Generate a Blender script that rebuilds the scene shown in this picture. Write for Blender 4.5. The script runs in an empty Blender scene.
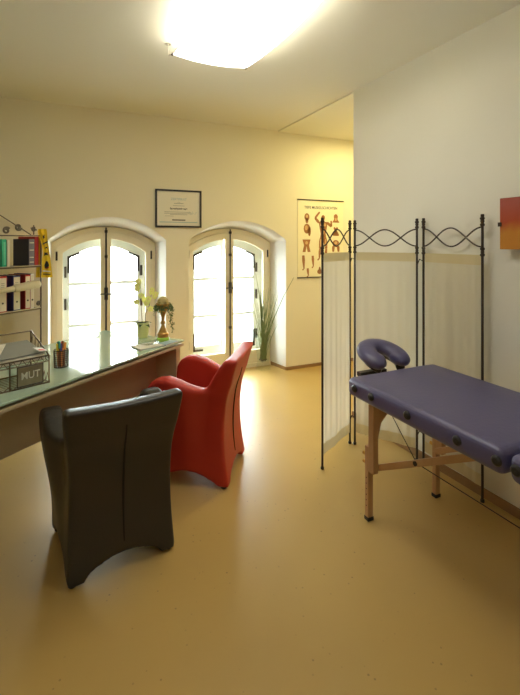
import bpy, bmesh, math, random
from mathutils import Vector, Matrix
random.seed(7)
R = math.radians
PI = math.pi
scene = bpy.context.scene
COL = scene.collection

# ------------------------------------------------------------------ materials
def mat(name, col, rough=0.6, metal=0.0, noise=0.0, nscale=20, bump=0.0, bscale=60, spec=0.5,
        trans=0.0, coat=0.0, emis=None, estr=0.0, ior=1.5, sheen=0.0, col2=None):
    m = bpy.data.materials.new(name); m.use_nodes = True
    nt = m.node_tree; b = nt.nodes['Principled BSDF']
    b.inputs['Base Color'].default_value = (*col, 1)
    b.inputs['Roughness'].default_value = rough
    b.inputs['Metallic'].default_value = metal
    b.inputs['IOR'].default_value = ior
    b.inputs['Specular IOR Level'].default_value = spec
    b.inputs['Transmission Weight'].default_value = trans
    b.inputs['Coat Weight'].default_value = coat
    if emis:
        b.inputs['Emission Color'].default_value = (*emis, 1)
        b.inputs['Emission Strength'].default_value = estr
    tc = nt.nodes.new('ShaderNodeTexCoord')
    if noise or col2:
        n = nt.nodes.new('ShaderNodeTexNoise'); n.inputs['Scale'].default_value = nscale
        n.inputs['Detail'].default_value = 4
        nt.links.new(tc.outputs['Object'], n.inputs['Vector'])
        mx = nt.nodes.new('ShaderNodeMix'); mx.data_type = 'RGBA'
        c2 = col2 if col2 else tuple(c * (1 - noise) for c in col)
        mx.inputs[6].default_value = (*col, 1); mx.inputs[7].default_value = (*c2, 1)
        nt.links.new(n.outputs['Fac'], mx.inputs[0])
        nt.links.new(mx.outputs[2], b.inputs['Base Color'])
    if bump:
        n = nt.nodes.new('ShaderNodeTexNoise'); n.inputs['Scale'].default_value = bscale
        nt.links.new(tc.outputs['Object'], n.inputs['Vector'])
        bp = nt.nodes.new('ShaderNodeBump'); bp.inputs['Strength'].default_value = bump
        bp.inputs['Distance'].default_value = 0.01
        nt.links.new(n.outputs['Fac'], bp.inputs['Height'])
        nt.links.new(bp.outputs['Normal'], b.inputs['Normal'])
    return m

M = {}
M['wall'] = mat('wall_paint', (0.80, 0.745, 0.575), 0.9, noise=0.03, nscale=3, bump=0.03, bscale=90)
M['wall_side'] = mat('wall_paint_side', (0.78, 0.76, 0.665), 0.9, noise=0.03, nscale=3, bump=0.03, bscale=90)
M['reveal'] = mat('reveal_paint', (0.78, 0.765, 0.72), 0.85, bump=0.03, bscale=80)
M['ceiling'] = mat('ceiling_paint', (0.77, 0.745, 0.64), 0.92, bump=0.02, bscale=90)
M['cream'] = mat('cream_lacquer', (0.78, 0.70, 0.50), 0.45)
M['white_frame'] = mat('white_lacquer', (0.84, 0.87, 0.90), 0.4)
M['iron'] = mat('dark_iron', (0.035, 0.03, 0.028), 0.45, metal=0.6)
M['bronze'] = mat('brown_iron', (0.06, 0.045, 0.035), 0.5, metal=0.5)
M['base'] = mat('skirting_wood', (0.35, 0.2, 0.08), 0.55, noise=0.3, nscale=15)
M['wood'] = mat('beech', (0.55, 0.33, 0.16), 0.45, noise=0.25, nscale=9)
M['deskwood'] = mat('desk_laminate', (0.55, 0.46, 0.31), 0.5, noise=0.06, nscale=12)
M['blackl'] = mat('black_leather', (0.030, 0.026, 0.021), 0.42, bump=0.12, bscale=160)
M['redl'] = mat('red_leather', (0.48, 0.028, 0.014), 0.5, bump=0.1, bscale=160)
M['navy'] = mat('navy_vinyl', (0.085, 0.08, 0.195), 0.40, spec=0.8, bump=0.12, bscale=45)
M['blackp'] = mat('black_plastic', (0.015, 0.015, 0.015), 0.35)
M['seam'] = mat('seam_dark', (0.008, 0.007, 0.006), 0.8)
M['chrome'] = mat('brushed_metal', (0.55, 0.52, 0.45), 0.3, metal=1.0)
M['wire'] = mat('wire_metal', (0.15, 0.12, 0.08), 0.4, metal=0.8)
M['brass'] = mat('brass', (0.65, 0.42, 0.12), 0.3, metal=1.0)
M['gold'] = mat('aged_gold', (0.60, 0.36, 0.10), 0.4, metal=0.7, noise=0.4, nscale=40)
M['paper'] = mat('paper', (0.78, 0.74, 0.62), 0.8)
M['white'] = mat('white_paper', (0.85, 0.85, 0.85), 0.7)
M['greyp'] = mat('grey_card', (0.28, 0.29, 0.26), 0.7)
M['ink'] = mat('print_ink', (0.12, 0.11, 0.10), 0.8)
M['bluei'] = mat('blue_ink', (0.35, 0.48, 0.52), 0.8)
M['frame'] = mat('black_frame', (0.02, 0.02, 0.025), 0.4)
M['muscle'] = mat('print_muscle', (0.44, 0.19, 0.07), 0.8, noise=0.4, nscale=120)
M['muscle2'] = mat('print_muscle_light', (0.72, 0.45, 0.20), 0.8, noise=0.3, nscale=120)
M['poster'] = mat('poster_paper', (0.84, 0.78, 0.55), 0.6)
M['leaf'] = mat('orchid_leaf', (0.06, 0.13, 0.04), 0.45)
M['stem'] = mat('orchid_stem', (0.16, 0.12, 0.06), 0.6)
M['petal'] = mat('orchid_petal', (0.86, 0.88, 0.30), 0.6)
M['lip'] = mat('orchid_lip', (0.85, 0.75, 0.35), 0.6)
M['pot'] = mat('pot_glaze', (0.80, 0.76, 0.36), 0.35)
M['moss'] = mat('moss_ball', (0.50, 0.40, 0.16), 0.9, bump=0.6, bscale=120)
M['ivy'] = mat('ivy_green', (0.12, 0.20, 0.07), 0.6)
M['lime'] = mat('lime_glass', (0.35, 0.6, 0.08), 0.2)
M['grass'] = mat('bear_grass', (0.20, 0.27, 0.10), 0.6, noise=0.4, nscale=8)
M['yellow'] = mat('yellow_cloth', (0.85, 0.58, 0.02), 0.7)
M['greenb'] = mat('green_book', (0.02, 0.42, 0.26), 0.5)
M['navyb'] = mat('navy_book', (0.045, 0.045, 0.08), 0.5)
M['greyb'] = mat('grey_spine', (0.19, 0.18, 0.24), 0.5)
M['redb'] = mat('red_book', (0.48, 0.03, 0.03), 0.5)
M['blueb'] = mat('blue_binder', (0.05, 0.055, 0.24), 0.5)
M['ivory'] = mat('ivory_plastic', (0.62, 0.56, 0.38), 0.4)
M['shelf'] = mat('shelf_metal', (0.14, 0.12, 0.10), 0.5, metal=0.4)
M['concrete'] = mat('pale_paving', (0.75, 0.76, 0.78), 0.9, noise=0.15, nscale=2)
M['bark'] = mat('bark', (0.10, 0.09, 0.08), 0.9); M['bark2'] = mat('tree_bark', (0.015, 0.015, 0.015), 0.9)
M['plaque'] = mat('sign_plate', (0.36, 0.31, 0.19), 0.4, metal=0.2, noise=0.4, nscale=30)
M['silver'] = mat('raised_letter', (0.82, 0.80, 0.68), 0.3, metal=0.2)
M['redi'] = mat('red_print', (0.6, 0.03, 0.03), 0.7)

# sheer curtain cloth
def sheer(name, col, opac, transl):
    m = bpy.data.materials.new(name); m.use_nodes = True; nt = m.node_tree
    nt.nodes.clear()
    out = nt.nodes.new('ShaderNodeOutputMaterial')
    d = nt.nodes.new('ShaderNodeBsdfDiffuse'); d.inputs[0].default_value = (*col, 1)
    t = nt.nodes.new('ShaderNodeBsdfTranslucent'); t.inputs[0].default_value = (*col, 1)
    tr = nt.nodes.new('ShaderNodeBsdfTransparent')
    m1 = nt.nodes.new('ShaderNodeMixShader'); m1.inputs[0].default_value = transl
    m2 = nt.nodes.new('ShaderNodeMixShader'); m2.inputs[0].default_value = opac
    nt.links.new(d.outputs[0], m1.inputs[1]); nt.links.new(t.outputs[0], m1.inputs[2])
    nt.links.new(tr.outputs[0], m2.inputs[1]); nt.links.new(m1.outputs[0], m2.inputs[2])
    nt.links.new(m2.outputs[0], out.inputs[0])
    return m
M['sheer'] = sheer('sheer_voile', (0.84, 0.79, 0.64), 0.80, 0.42)
M['hem'] = sheer('voile_hem', (0.68, 0.59, 0.36), 0.96, 0.25)

def glass(name, col, refl_rough=0.0, tint=(1, 1, 1)):
    """thin clear pane: transparent plus fresnel gloss"""
    m = bpy.data.materials.new(name); m.use_nodes = True; nt = m.node_tree; nt.nodes.clear()
    out = nt.nodes.new('ShaderNodeOutputMaterial')
    g = nt.nodes.new('ShaderNodeBsdfGlossy'); g.inputs['Roughness'].default_value = refl_rough
    t = nt.nodes.new('ShaderNodeBsdfTransparent'); t.inputs[0].default_value = (*tint, 1)
    lw = nt.nodes.new('ShaderNodeLayerWeight')
    pw_ = nt.nodes.new('ShaderNodeMath'); pw_.operation = 'POWER'; pw_.inputs[1].default_value = 4.5
    nt.links.new(lw.outputs['Facing'], pw_.inputs[0])
    f = nt.nodes.new('ShaderNodeMath'); f.operation = 'MULTIPLY_ADD'; f.inputs[1].default_value = 0.75; f.inputs[2].default_value = 0.035
    nt.links.new(pw_.outputs[0], f.inputs[0])
    mx = nt.nodes.new('ShaderNodeMixShader')
    nt.links.new(f.outputs[0], mx.inputs[0]); nt.links.new(t.outputs[0], mx.inputs[1])
    nt.links.new(g.outputs[0], mx.inputs[2]); nt.links.new(mx.outputs[0], out.inputs[0])
    return m
M['pane'] = glass('clear_pane', (1, 1, 1), 0, (0.96, 0.98, 0.97))
M['vaseglass'] = glass('vase_glass', (1, 1, 1), 0.02, (0.95, 0.97, 0.96))
M['deskglass'] = mat('green_float_glass', (0.46, 0.62, 0.50), 0.06, ior=1.75, coat=0.6)
M['deskglass'].node_tree.nodes['Principled BSDF'].inputs['Coat Roughness'].default_value = 0.03

# floor linoleum with specks
def floor_mat():
    m = mat('ochre_linoleum', (0.56, 0.36, 0.12), 0.34, spec=0.45)
    nt = m.node_tree; b = nt.nodes['Principled BSDF']
    tc = nt.nodes.new('ShaderNodeTexCoord')
    n = nt.nodes.new('ShaderNodeTexNoise'); n.inputs['Scale'].default_value = 2.2; n.inputs['Detail'].default_value = 8
    nt.links.new(tc.outputs['Object'], n.inputs['Vector'])
    mx = nt.nodes.new('ShaderNodeMix'); mx.data_type = 'RGBA'
    mx.inputs[6].default_value = (0.56, 0.375, 0.12, 1); mx.inputs[7].default_value = (0.475, 0.32, 0.105, 1)
    nt.links.new(n.outputs['Fac'], mx.inputs[0])
    v = nt.nodes.new('ShaderNodeTexVoronoi'); v.inputs['Scale'].default_value = 24
    nt.links.new(tc.outputs['Object'], v.inputs['Vector'])
    n2 = nt.nodes.new('ShaderNodeTexNoise'); n2.inputs['Scale'].default_value = 6
    nt.links.new(tc.outputs['Object'], n2.inputs['Vector'])
    r = nt.nodes.new('ShaderNodeValToRGB')
    r.color_ramp.elements[0].position = 0.07; r.color_ramp.elements[0].color = (1, 1, 1, 1)
    r.color_ramp.elements[1].position = 0.12; r.color_ramp.elements[1].color = (0, 0, 0, 1)
    nt.links.new(v.outputs['Distance'], r.inputs[0])
    r2 = nt.nodes.new('ShaderNodeValToRGB')
    r2.color_ramp.elements[0].position = 0.48; r2.color_ramp.elements[0].color = (0, 0, 0, 1)
    r2.color_ramp.elements[1].position = 0.6; r2.color_ramp.elements[1].color = (0.55, 0.55, 0.55, 1)
    nt.links.new(n2.outputs['Fac'], r2.inputs[0])
    ml = nt.nodes.new('ShaderNodeMath'); ml.operation = 'MULTIPLY'
    nt.links.new(r.outputs[0], ml.inputs[0]); nt.links.new(r2.outputs[0], ml.inputs[1])
    mx2 = nt.nodes.new('ShaderNodeMix'); mx2.data_type = 'RGBA'
    nt.links.new(ml.outputs[0], mx2.inputs[0]); nt.links.new(mx.outputs[2], mx2.inputs[6])
    mx2.inputs[7].default_value = (0.12, 0.09, 0.05, 1)
    nt.links.new(mx2.outputs[2], b.inputs['Base Color'])
    bp = nt.nodes.new('ShaderNodeBump'); bp.inputs['Strength'].default_value = 0.05; bp.inputs['Distance'].default_value = 0.005
    n3 = nt.nodes.new('ShaderNodeTexNoise'); n3.inputs['Scale'].default_value = 90
    nt.links.new(tc.outputs['Object'], n3.inputs['Vector']); nt.links.new(n3.outputs['Fac'], bp.inputs['Height'])
    nt.links.new(bp.outputs['Normal'], b.inputs['Normal'])
    return m
M['floor'] = floor_mat()

# red to orange glass of the wall lamp: dye in the glass
def sconce_mat():
    m = mat('red_orange_glass', (0.5, 0.1, 0.05), 0.25)
    nt = m.node_tree; b = nt.nodes['Principled BSDF']
    tc = nt.nodes.new('ShaderNodeTexCoord'); sp = nt.nodes.new('ShaderNodeSeparateXYZ')
    nt.links.new(tc.outputs['Object'], sp.inputs[0])
    n = nt.nodes.new('ShaderNodeTexNoise'); n.inputs['Scale'].default_value = 8
    nt.links.new(tc.outputs['Object'], n.inputs['Vector'])
    a = nt.nodes.new('ShaderNodeMath'); a.operation = 'MULTIPLY_ADD'; a.inputs[1].default_value = 0.08
    nt.links.new(n.outputs['Fac'], a.inputs[0]); nt.links.new(sp.outputs['Z'], a.inputs[2])
    mr = nt.nodes.new('ShaderNodeMapRange'); mr.inputs[1].default_value = 0.0; mr.inputs[2].default_value = 0.30
    nt.links.new(a.outputs[0], mr.inputs[0])
    r = nt.nodes.new('ShaderNodeValToRGB')
    r.color_ramp.elements[0].position = 0.42; r.color_ramp.elements[0].color = (0.50, 0.21, 0.035, 1)
    r.color_ramp.elements[1].position = 0.62; r.color_ramp.elements[1].color = (0.40, 0.075, 0.035, 1)
    e = r.color_ramp.elements.new(1.0); e.color = (0.38, 0.10, 0.075, 1)
    nt.links.new(mr.outputs[0], r.inputs[0]); nt.links.new(r.outputs[0], b.inputs['Base Color'])
    return m
M['sconce'] = sconce_mat()
M['lamp'] = mat('glowing_sail', (0.9, 0.88, 0.8), 0.8, emis=(1.0, 0.97, 0.90), estr=6.4)

# ------------------------------------------------------------------ mesh helpers
class MB:
    def __init__(s): s.bm = bmesh.new()
    def box(s, x0, x1, y0, y1, z0, z1, rot=None, c=None):
        r = bmesh.ops.create_cube(s.bm, size=1)['verts']
        for v in r:
            v.co = Vector(((x0 + x1) / 2 + v.co.x * (x1 - x0), (y0 + y1) / 2 + v.co.y * (y1 - y0), (z0 + z1) / 2 + v.co.z * (z1 - z0)))
        if rot is not None:
            cc = Vector(c) if c else Vector(((x0 + x1) / 2, (y0 + y1) / 2, (z0 + z1) / 2))
            for v in r: v.co = cc + rot @ (v.co - cc)
        return s
    def beam(s, p0, p1, w, h, up=(0, 0, 1)):
        p0 = Vector(p0); p1 = Vector(p1); d = (p1 - p0).normalized()
        side = d.cross(Vector(up)).normalized(); u2 = side.cross(d)
        vs = [s.bm.verts.new(p + side * a * w / 2 + u2 * b * h / 2) for p in (p0, p1) for a, b in ((-1, -1), (1, -1), (1, 1), (-1, 1))]
        for f in ((3, 2, 1, 0), (4, 5, 6, 7), (0, 1, 5, 4), (1, 2, 6, 5), (2, 3, 7, 6), (3, 0, 4, 7)):
            s.bm.faces.new([vs[i] for i in f])
        return s
    def tube(s, pts, r, n=8, closed=False, taper=None):
        pts = [Vector(p) for p in pts]; N = len(pts); rings = []
        prev = None
        for i, p in enumerate(pts):
            a = pts[(i - 1) % N] if (i > 0 or closed) else p
            b = pts[(i + 1) % N] if (i < N - 1 or closed) else p
            t = (b - a).normalized()
            if prev is None:
                up = Vector((0, 0, 1)) if abs(t.z) < 0.9 else Vector((1, 0, 0))
                nrm = t.cross(up).normalized()
            else:
                nrm = (prev - t * prev.dot(t)).normalized()
            prev = nrm; bn = t.cross(nrm)
            rr = r[i] if isinstance(r, (list, tuple)) else r
            rings.append([s.bm.verts.new(p + nrm * math.cos(2 * PI * k / n) * rr + bn * math.sin(2 * PI * k / n) * rr) for k in range(n)])
        m = N if closed else N - 1
        for i in range(m):
            A = rings[i]; B = rings[(i + 1) % N]
            for k in range(n): s.bm.faces.new((A[k], A[(k + 1) % n], B[(k + 1) % n], B[k]))
        if not closed:
            s.bm.faces.new(rings[0][::-1]); s.bm.faces.new(rings[-1])
        return s
    def lathe(s, prof, c=(0, 0, 0), n=24, cap=True):
        rings = []
        for r, z in prof:
            rings.append([s.bm.verts.new((c[0] + max(r, 1e-4) * math.cos(2 * PI * k / n), c[1] + max(r, 1e-4) * math.sin(2 * PI * k / n), c[2] + z)) for k in range(n)])
        for A, B in zip(rings, rings[1:]):
            for k in range(n): s.bm.faces.new((A[k], A[(k + 1) % n], B[(k + 1) % n], B[k]))
        if cap:
            s.bm.faces.new(rings[0][::-1]); s.bm.faces.new(rings[-1])
        return s
    def prism(s, poly, axis, a, b):
        """poly of 2-D points extruded along axis: 'x' -> (y,z), 'y' -> (x,z), 'z' -> (x,y)"""
        def P(p, t):
            return {'x': (t, p[0], p[1]), 'y': (p[0], t, p[1]), 'z': (p[0], p[1], t)}[axis]
        A = [s.bm.verts.new(P(p, a)) for p in poly]; B = [s.bm.verts.new(P(p, b)) for p in poly]
        n = len(poly)
        f1 = s.bm.faces.new(A); f2 = s.bm.faces.new(B[::-1])
        for i in range(n): s.bm.faces.new((A[i], B[i], B[(i + 1) % n], A[(i + 1) % n]))
        return s
    def ball(s, c, r, sx=1, sy=1, sz=1, u=12, v=8):
        q = bmesh.ops.create_uvsphere(s.bm, u_segments=u, v_segments=v, radius=r)['verts']
        for w in q: w.co = Vector((c[0] + w.co.x * sx, c[1] + w.co.y * sy, c[2] + w.co.z * sz))
        return s
    def quad(s, *ps):
        s.bm.faces.new([s.bm.verts.new(p) for p in ps]); return s

def put(name, mb, m, parent=None, smooth=False, bevel=0, seg=2, loc=None, rz=0, tri=False):
    me = bpy.data.meshes.new(name)
    bm = mb.bm if isinstance(mb, MB) else mb
    bmesh.ops.recalc_face_normals(bm, faces=bm.faces[:])
    if tri: bmesh.ops.triangulate(bm, faces=[f for f in bm.faces if len(f.verts) > 4])
    bm.to_mesh(me); bm.free()
    o = bpy.data.objects.new(name, me); COL.objects.link(o)
    if m is not None: me.materials.append(m if not isinstance(m, str) else M[m])
    if parent is not None: o.parent = parent
    if loc: o.location = loc
    if rz: o.rotation_euler.z = rz
    if smooth:
        for p in me.polygons: p.use_smooth = True
        try: me.set_sharp_from_angle(angle=R(40))
        except Exception: pass
    if bevel:
        b = o.modifiers.new('bevel', 'BEVEL'); b.width = bevel; b.segments = seg; b.limit_method = 'ANGLE'
        if seg > 1 and not smooth:
            for p in me.polygons: p.use_smooth = True
            w = o.modifiers.new('wn', 'WEIGHTED_NORMAL')
    return o

def tag(o, label, cat, group=None):
    o['label'] = label; o['category'] = cat
    if group: o['group'] = group
    return o
def thing(name, label, cat, loc=(0, 0, 0), rz=0, group=None):
    o = bpy.data.objects.new(name, None); COL.objects.link(o)
    o.empty_display_size = 0.1
    o.location = loc; o.rotation_euler.z = rz
    return tag(o, label, cat, group)
def struct(o):
    o['kind'] = 'structure'; return o
def root_struct(name, loc=(0, 0, 0)):
    o = bpy.data.objects.new(name, None); COL.objects.link(o); o.location = loc
    o.empty_display_size = 0.1
    return struct(o)

def text(name, s, size, m, parent, loc, rot, bold=0.0, ext=0.0006, wid=None):
    cu = bpy.data.curves.new(name, 'FONT'); cu.body = s; cu.size = size
    cu.align_x = 'CENTER'; cu.align_y = 'CENTER'; cu.extrude = ext; cu.offset = bold
    o = bpy.data.objects.new(name, cu); COL.objects.link(o)
    bpy.context.view_layer.update()
    dg = bpy.context.evaluated_depsgraph_get()
    me = bpy.data.meshes.new_from_object(o.evaluated_get(dg))
    bpy.data.objects.remove(o)
    if wid:
        xs = [v.co.x for v in me.vertices]; w = max(xs) - min(xs)
        for v in me.vertices: v.co.x *= wid / w
    me.materials.clear(); me.materials.append(M[m])
    o = bpy.data.objects.new(name, me); COL.objects.link(o)
    o.parent = parent; o.location = loc; o.rotation_euler = rot
    return o

def sm(a, b, x):
    t = min(1, max(0, (x - a) / (b - a))); return t * t * (3 - 2 * t)
def catmull(pts, k=6, closed=False):
    out = []; n = len(pts)
    rng = n if closed else n - 1
    for i in range(rng):
        P = [pts[(i - 1) % n] if (closed or i > 0) else pts[0], pts[i], pts[(i + 1) % n], pts[(i + 2) % n] if (closed or i + 2 < n) else pts[-1]]
        P = [Vector(p) for p in P]
        for j in range(k):
            t = j / k
            out.append(tuple(0.5 * ((2 * P[1]) + (-P[0] + P[2]) * t + (2 * P[0] - 5 * P[1] + 4 * P[2] - P[3]) * t * t + (-P[0] + 3 * P[1] - 3 * P[2] + P[3]) * t ** 3)))
    if not closed: out.append(tuple(pts[-1]))
    return out

# ------------------------------------------------------------------ room shell
H = 2.79; VB = 4.38; UR = 2.24; UL = -1.9; VF = -2.4; VC = 2.957; UA = 3.9
WIN = [dict(n=1, c=0.401, a=0.545, zs=1.52, r=0.227, ci=0.385, ai=0.509, zsi=1.49, ri=0.17),
       dict(n=2, c=1.770, a=0.580, zs=1.52, r=0.215, ci=1.755, ai=0.540, zsi=1.49, ri=0.17)]
def arch(c, a, zs, r, n=28):
    Rr = (a * a + r * r) / (2 * r); cz = zs + r - Rr
    return [(c - a + 2 * a * i / n, cz + math.sqrt(max(0, Rr * Rr - (-a + 2 * a * i / n) ** 2))) for i in range(n + 1)]

def wall_with_windows():
    bm = bmesh.new()
    ufirst, ulast = UL - 0.15, UA + 0.15
    def face(v, key):
        cols = [ufirst]; prevu = ufirst
        def q(u0, z0, u1, z1):
            bm.faces.new([bm.verts.new(p) for p in ((u0, v, z0), (u1, v, z1), (u1, v, H), (u0, v, H))])
        for w in WIN:
            A = arch(*[w[k] for k in key])
            q(prevu, 0, A[0][0], 0)
            for p, p2 in zip(A, A[1:]): q(p[0], p[1], p2[0], p2[1])
            prevu = A[-1][0]
        q(prevu, 0, ulast, 0)
    face(VB, ('c', 'a', 'zs', 'r')); face(VB + 0.34, ('ci', 'ai', 'zsi', 'ri')); face(VB + 0.62, ('ci', 'ai', 'zsi', 'ri'))
    for w in WIN:
        A = arch(w['c'], w['a'], w['zs'], w['r']); B = arch(w['ci'], w['ai'], w['zsi'], w['ri'])
        A = [(A[0][0], 0)] + A + [(A[-1][0], 0)]; B = [(B[0][0], 0)] + B + [(B[-1][0], 0)]
        for (P, v0, Q, v1) in ((A, VB, B, VB + 0.34), (B, VB + 0.34, B, VB + 0.62)):
            vp = [bm.verts.new((p[0], v0, p[1])) for p in P]; vq = [bm.verts.new((p[0], v1, p[1])) for p in Q]
            for i in range(len(P) - 1):
                f = bm.faces.new((vp[i], vp[i + 1], vq[i + 1], vq[i])); f.material_index = 1
                f.smooth = 1 < i < len(P) - 3
    bmesh.ops.remove_doubles(bm, verts=bm.verts[:], dist=1e-5)
    me = bpy.data.meshes.new('wall_back'); 
    bmesh.ops.recalc_face_normals(bm, faces=bm.faces[:]); bm.to_mesh(me); bm.free()
    o = bpy.data.objects.new('wall_back', me); COL.objects.link(o)
    me.materials.append(M['wall']); me.materials.append(M['reveal'])
    return struct(o)
wall_with_windows()

struct(put('floor', MB().box(UL - 0.15, UA + 0.15, VF - 0.15, VB + 0.62, -0.12, 0), 'floor'))
struct(put('ceiling', MB().box(UL - 0.15, UR + 0.003, VF - 0.15, VB + 0.62, H, H + 0.12), 'ceiling'))
struct(put('trim_1', MB().box(UR + 0.003, UA + 0.15, VC, VB + 0.62, H - 0.012, H + 0.12), 'ceiling'))
struct(put('wall_right', MB().box(UR, UR + 0.16, VF, VC, 0, H), 'wall_side'))
struct(put('wall_alcove_side', MB().box(UR + 0.16, UA, VC - 0.15, VC, 0, H), 'wall_side'))
struct(put('wall_alcove_end', MB().box(UA, UA + 0.15, VC - 0.15, VB, 0, H), 'wall'))
struct(put('wall_left', MB().box(UL - 0.15, UL, VF, VB, 0, H), 'wall_side'))
struct(put('wall_front', MB().box(UL - 0.15, UR + 0.16, VF - 0.15, VF, 0, H), 'wall_side'))
# baseboards
w1, w2 = WIN
b = MB()
for u0, u1 in ((UL, w1['c'] - w1['a']), (w1['c'] + w1['a'], w2['c'] - w2['a']), (w2['c'] + w2['a'], UA)):
    b.box(u0, u1, VB - 0.012, VB, 0, 0.035)
for w in WIN:
    b.beam((w['c'] + w['a'] - 0.004, VB, 0.0175), (w['ci'] + w['ai'] - 0.004, VB + 0.30, 0.0175), 0.012, 0.035)
    b.beam((w['c'] - w['a'] + 0.004, VB, 0.0175), (w['ci'] - w['ai'] + 0.004, VB + 0.30, 0.0175), 0.012, 0.035)
struct(put('baseboard_back', b, 'base'))
struct(put('baseboard_right', MB().box(UR - 0.014, UR, VF, VC + 0.01, 0, 0.055), 'base', bevel=0.004))
struct(put('baseboard_left', MB().box(UL, UL + 0.014, VF, VB - 0.02, 0, 0.055), 'base'))

# ------------------------------------------------------------------ windows
def leaf_outline(c, hw, w, off, inner, side, zb, n=14):
    """half-arch outline from centre to the side; off = distance inside the inner reveal arch"""
    A = arch(w['ci'], w['ai'] - off, w['zsi'], w['ri'] - off * 0.25, 60)
    dz = -off
    pts = []
    x0 = c + side * inner; x1 = c + side * (w['ai'] - off)
    for i in range(n + 1):
        x = x0 + (x1 - x0) * i / n
        # interpolate arch
        t = (x - (w['ci'] - w['ai'] + off)) / (2 * (w['ai'] - off)) * 60
        k = max(0, min(59, int(t))); f = min(1, max(0, t - k))
        pts.append((x, A[k][1] * (1 - f) + A[k + 1][1] * f + dz))
    return [(x0, zb)] + pts + [(x1, zb)]
def ring(P, Q, v0, v1):
    """solid frame between outline P (outer) and Q (inner), equal lengths, closed"""
    mb = MB(); n = len(P)
    V = [[mb.bm.verts.new((p[0], v, p[1])) for p in L] for L in (P, Q) for v in (v0, v1)]
    for i in range(n):
        j = (i + 1) % n
        for a, b2 in ((0, 2), (3, 1), (1, 0), (2, 3)):
            mb.bm.faces.new((V[a][i], V[a][j], V[b2][j], V[b2][i]))
    return mb
for w in WIN:
    root = root_struct('window_%d' % w['n'], (0, 0, 0))
    c = w['ci']; Y0 = VB + 0.30
    # fixed outer frame
    A = arch(c, w['ai'], w['zsi'], w['ri']); A = [(A[0][0], 0)] + A + [(A[-1][0], 0)]
    B = arch(c, w['ai'] - 0.045, w['zsi'], w['ri'] - 0.01); B = [(B[0][0], 0.045)] + [(x, z - 0.045) for x, z in B] + [(B[-1][0], 0.045)]
    put('window_frame', ring(A, B, Y0 + 0.01, Y0 + 0.09), 'cream', root, bevel=0.003)
    for sd in (-1, 1):
        O = leaf_outline(c, 0, w, 0.042, 0.004, sd, 0.045); I = leaf_outline(c, 0, w, 0.102, 0.052, sd, 0.20)
        lf = put('casement', ring(O, I, Y0 - 0.008, Y0 + 0.035), 'cream', root, bevel=0.004)
        G = leaf_outline(c, 0, w, 0.095, 0.046, sd, 0.19)
        mb = MB(); mb.prism(G, 'y', Y0 + 0.012, Y0 + 0.016); put('pane', mb, 'pane', lf)
        for z in (0.33, 1.36):
            put('hinge', MB().tube([(c + sd * (w['ai'] - 0.046), Y0 - 0.014, z - 0.045), (c + sd * (w['ai'] - 0.046), Y0 - 0.014, z + 0.045)], 0.009), 'iron', lf)
        # outer white casement
        O = leaf_outline(c, 0, w, 0.06, 0.012, sd, 0.10); I = leaf_outline(c, 0, w, 0.165, 0.06, sd, 0.27)
        of = put('outer_casement', ring(O, I, Y0 + 0.16, Y0 + 0.205), 'white_frame', root, bevel=0.003)
        G = leaf_outline(c, 0, w, 0.16, 0.055, sd, 0.26)
        put('pane', MB().prism(G, 'y', Y0 + 0.18, Y0 + 0.184), 'pane', of)
        xa, xb = sorted((c + sd * 0.055, c + sd * (w['ai'] - 0.16)))
        for z in (0.62, 1.06):
            put('glazing_bar', MB().box(xa, xb, Y0 + 0.168, Y0 + 0.198, z - 0.017, z + 0.017), 'white_frame', of)
        # iron corner angles and hinges on the outer leaf
        xs = c + sd * (w['ai'] - 0.145)
        zt = leaf_outline(c, 0, w, 0.165, 0.06, sd, 0.27)[-2][1]
        xe = c + sd * (w['ai'] - 0.245)
        mb = MB().box(min(xs, xs - sd * 0.022), max(xs, xs - sd * 0.022), Y0 + 0.150, Y0 + 0.158, zt - 0.15, zt + 0.025)
        mb.beam((xs - sd * 0.005, Y0 + 0.154, zt + 0.015), (xe - sd * 0.02, Y0 + 0.154, zt + 0.06), 0.008, 0.022)
        put('corner_bracket', mb, 'iron', of)
        mb = MB().box(min(xs, xs - sd * 0.022), max(xs, xs - sd * 0.022), Y0 + 0.150, Y0 + 0.158, 0.21, 0.42)
        mb.box(min(xs, xs - sd * 0.12), max(xs, xs - sd * 0.12), Y0 + 0.150, Y0 + 0.158, 0.21, 0.232)
        put('corner_bracket', mb, 'iron', of)
        for z in (zt - 0.14, 0.85, 0.36):
            xh = c + sd * (w['ai'] - 0.125)
            put('hinge', MB().box(xh - 0.011, xh + 0.011, Y0 + 0.14, Y0 + 0.158, z - 0.055, z + 0.06), 'iron', of)
    # outer fixed frame (closes the gap between leaf and masonry)
    Bo = arch(c, w['ai'] - 0.065, w['zsi'], w['ri'] - 0.01); Bo = [(Bo[0][0], 0.09)] + [(x, z - 0.065) for x, z in Bo] + [(Bo[-1][0], 0.09)]
    put('outer_frame', ring(A, Bo, Y0 + 0.20, Y0 + 0.26), 'white_frame', root)
    # centre cover strip, espagnolette rod and handle
    zt = w['zsi'] + w['ri']
    put('astragal', MB().box(c - 0.022, c + 0.022, Y0 - 0.016, Y0 - 0.009, 0.10, zt - 0.07), 'cream', root, bevel=0.002)
    rod = put('espagnolette_rod', MB().tube([(c, Y0 - 0.03, 0.10), (c, Y0 - 0.03, zt - 0.01)], 0.0085), 'iron', root, smooth=True)
    mb = MB().box(c - 0.018, c + 0.018, Y0 - 0.042, Y0 - 0.016, 0.90, 1.03); put('lock_box', mb, 'iron', rod, bevel=0.006)
    mb = MB().tube([(c, Y0 - 0.03, 0.965), (c, Y0 - 0.075, 0.965), (c + 0.07, Y0 - 0.08, 0.965)], 0.007)
    mb.tube([(c, Y0 - 0.06, 0.965), (c - 0.06, Y0 - 0.06, 0.965)], 0.006)
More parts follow.
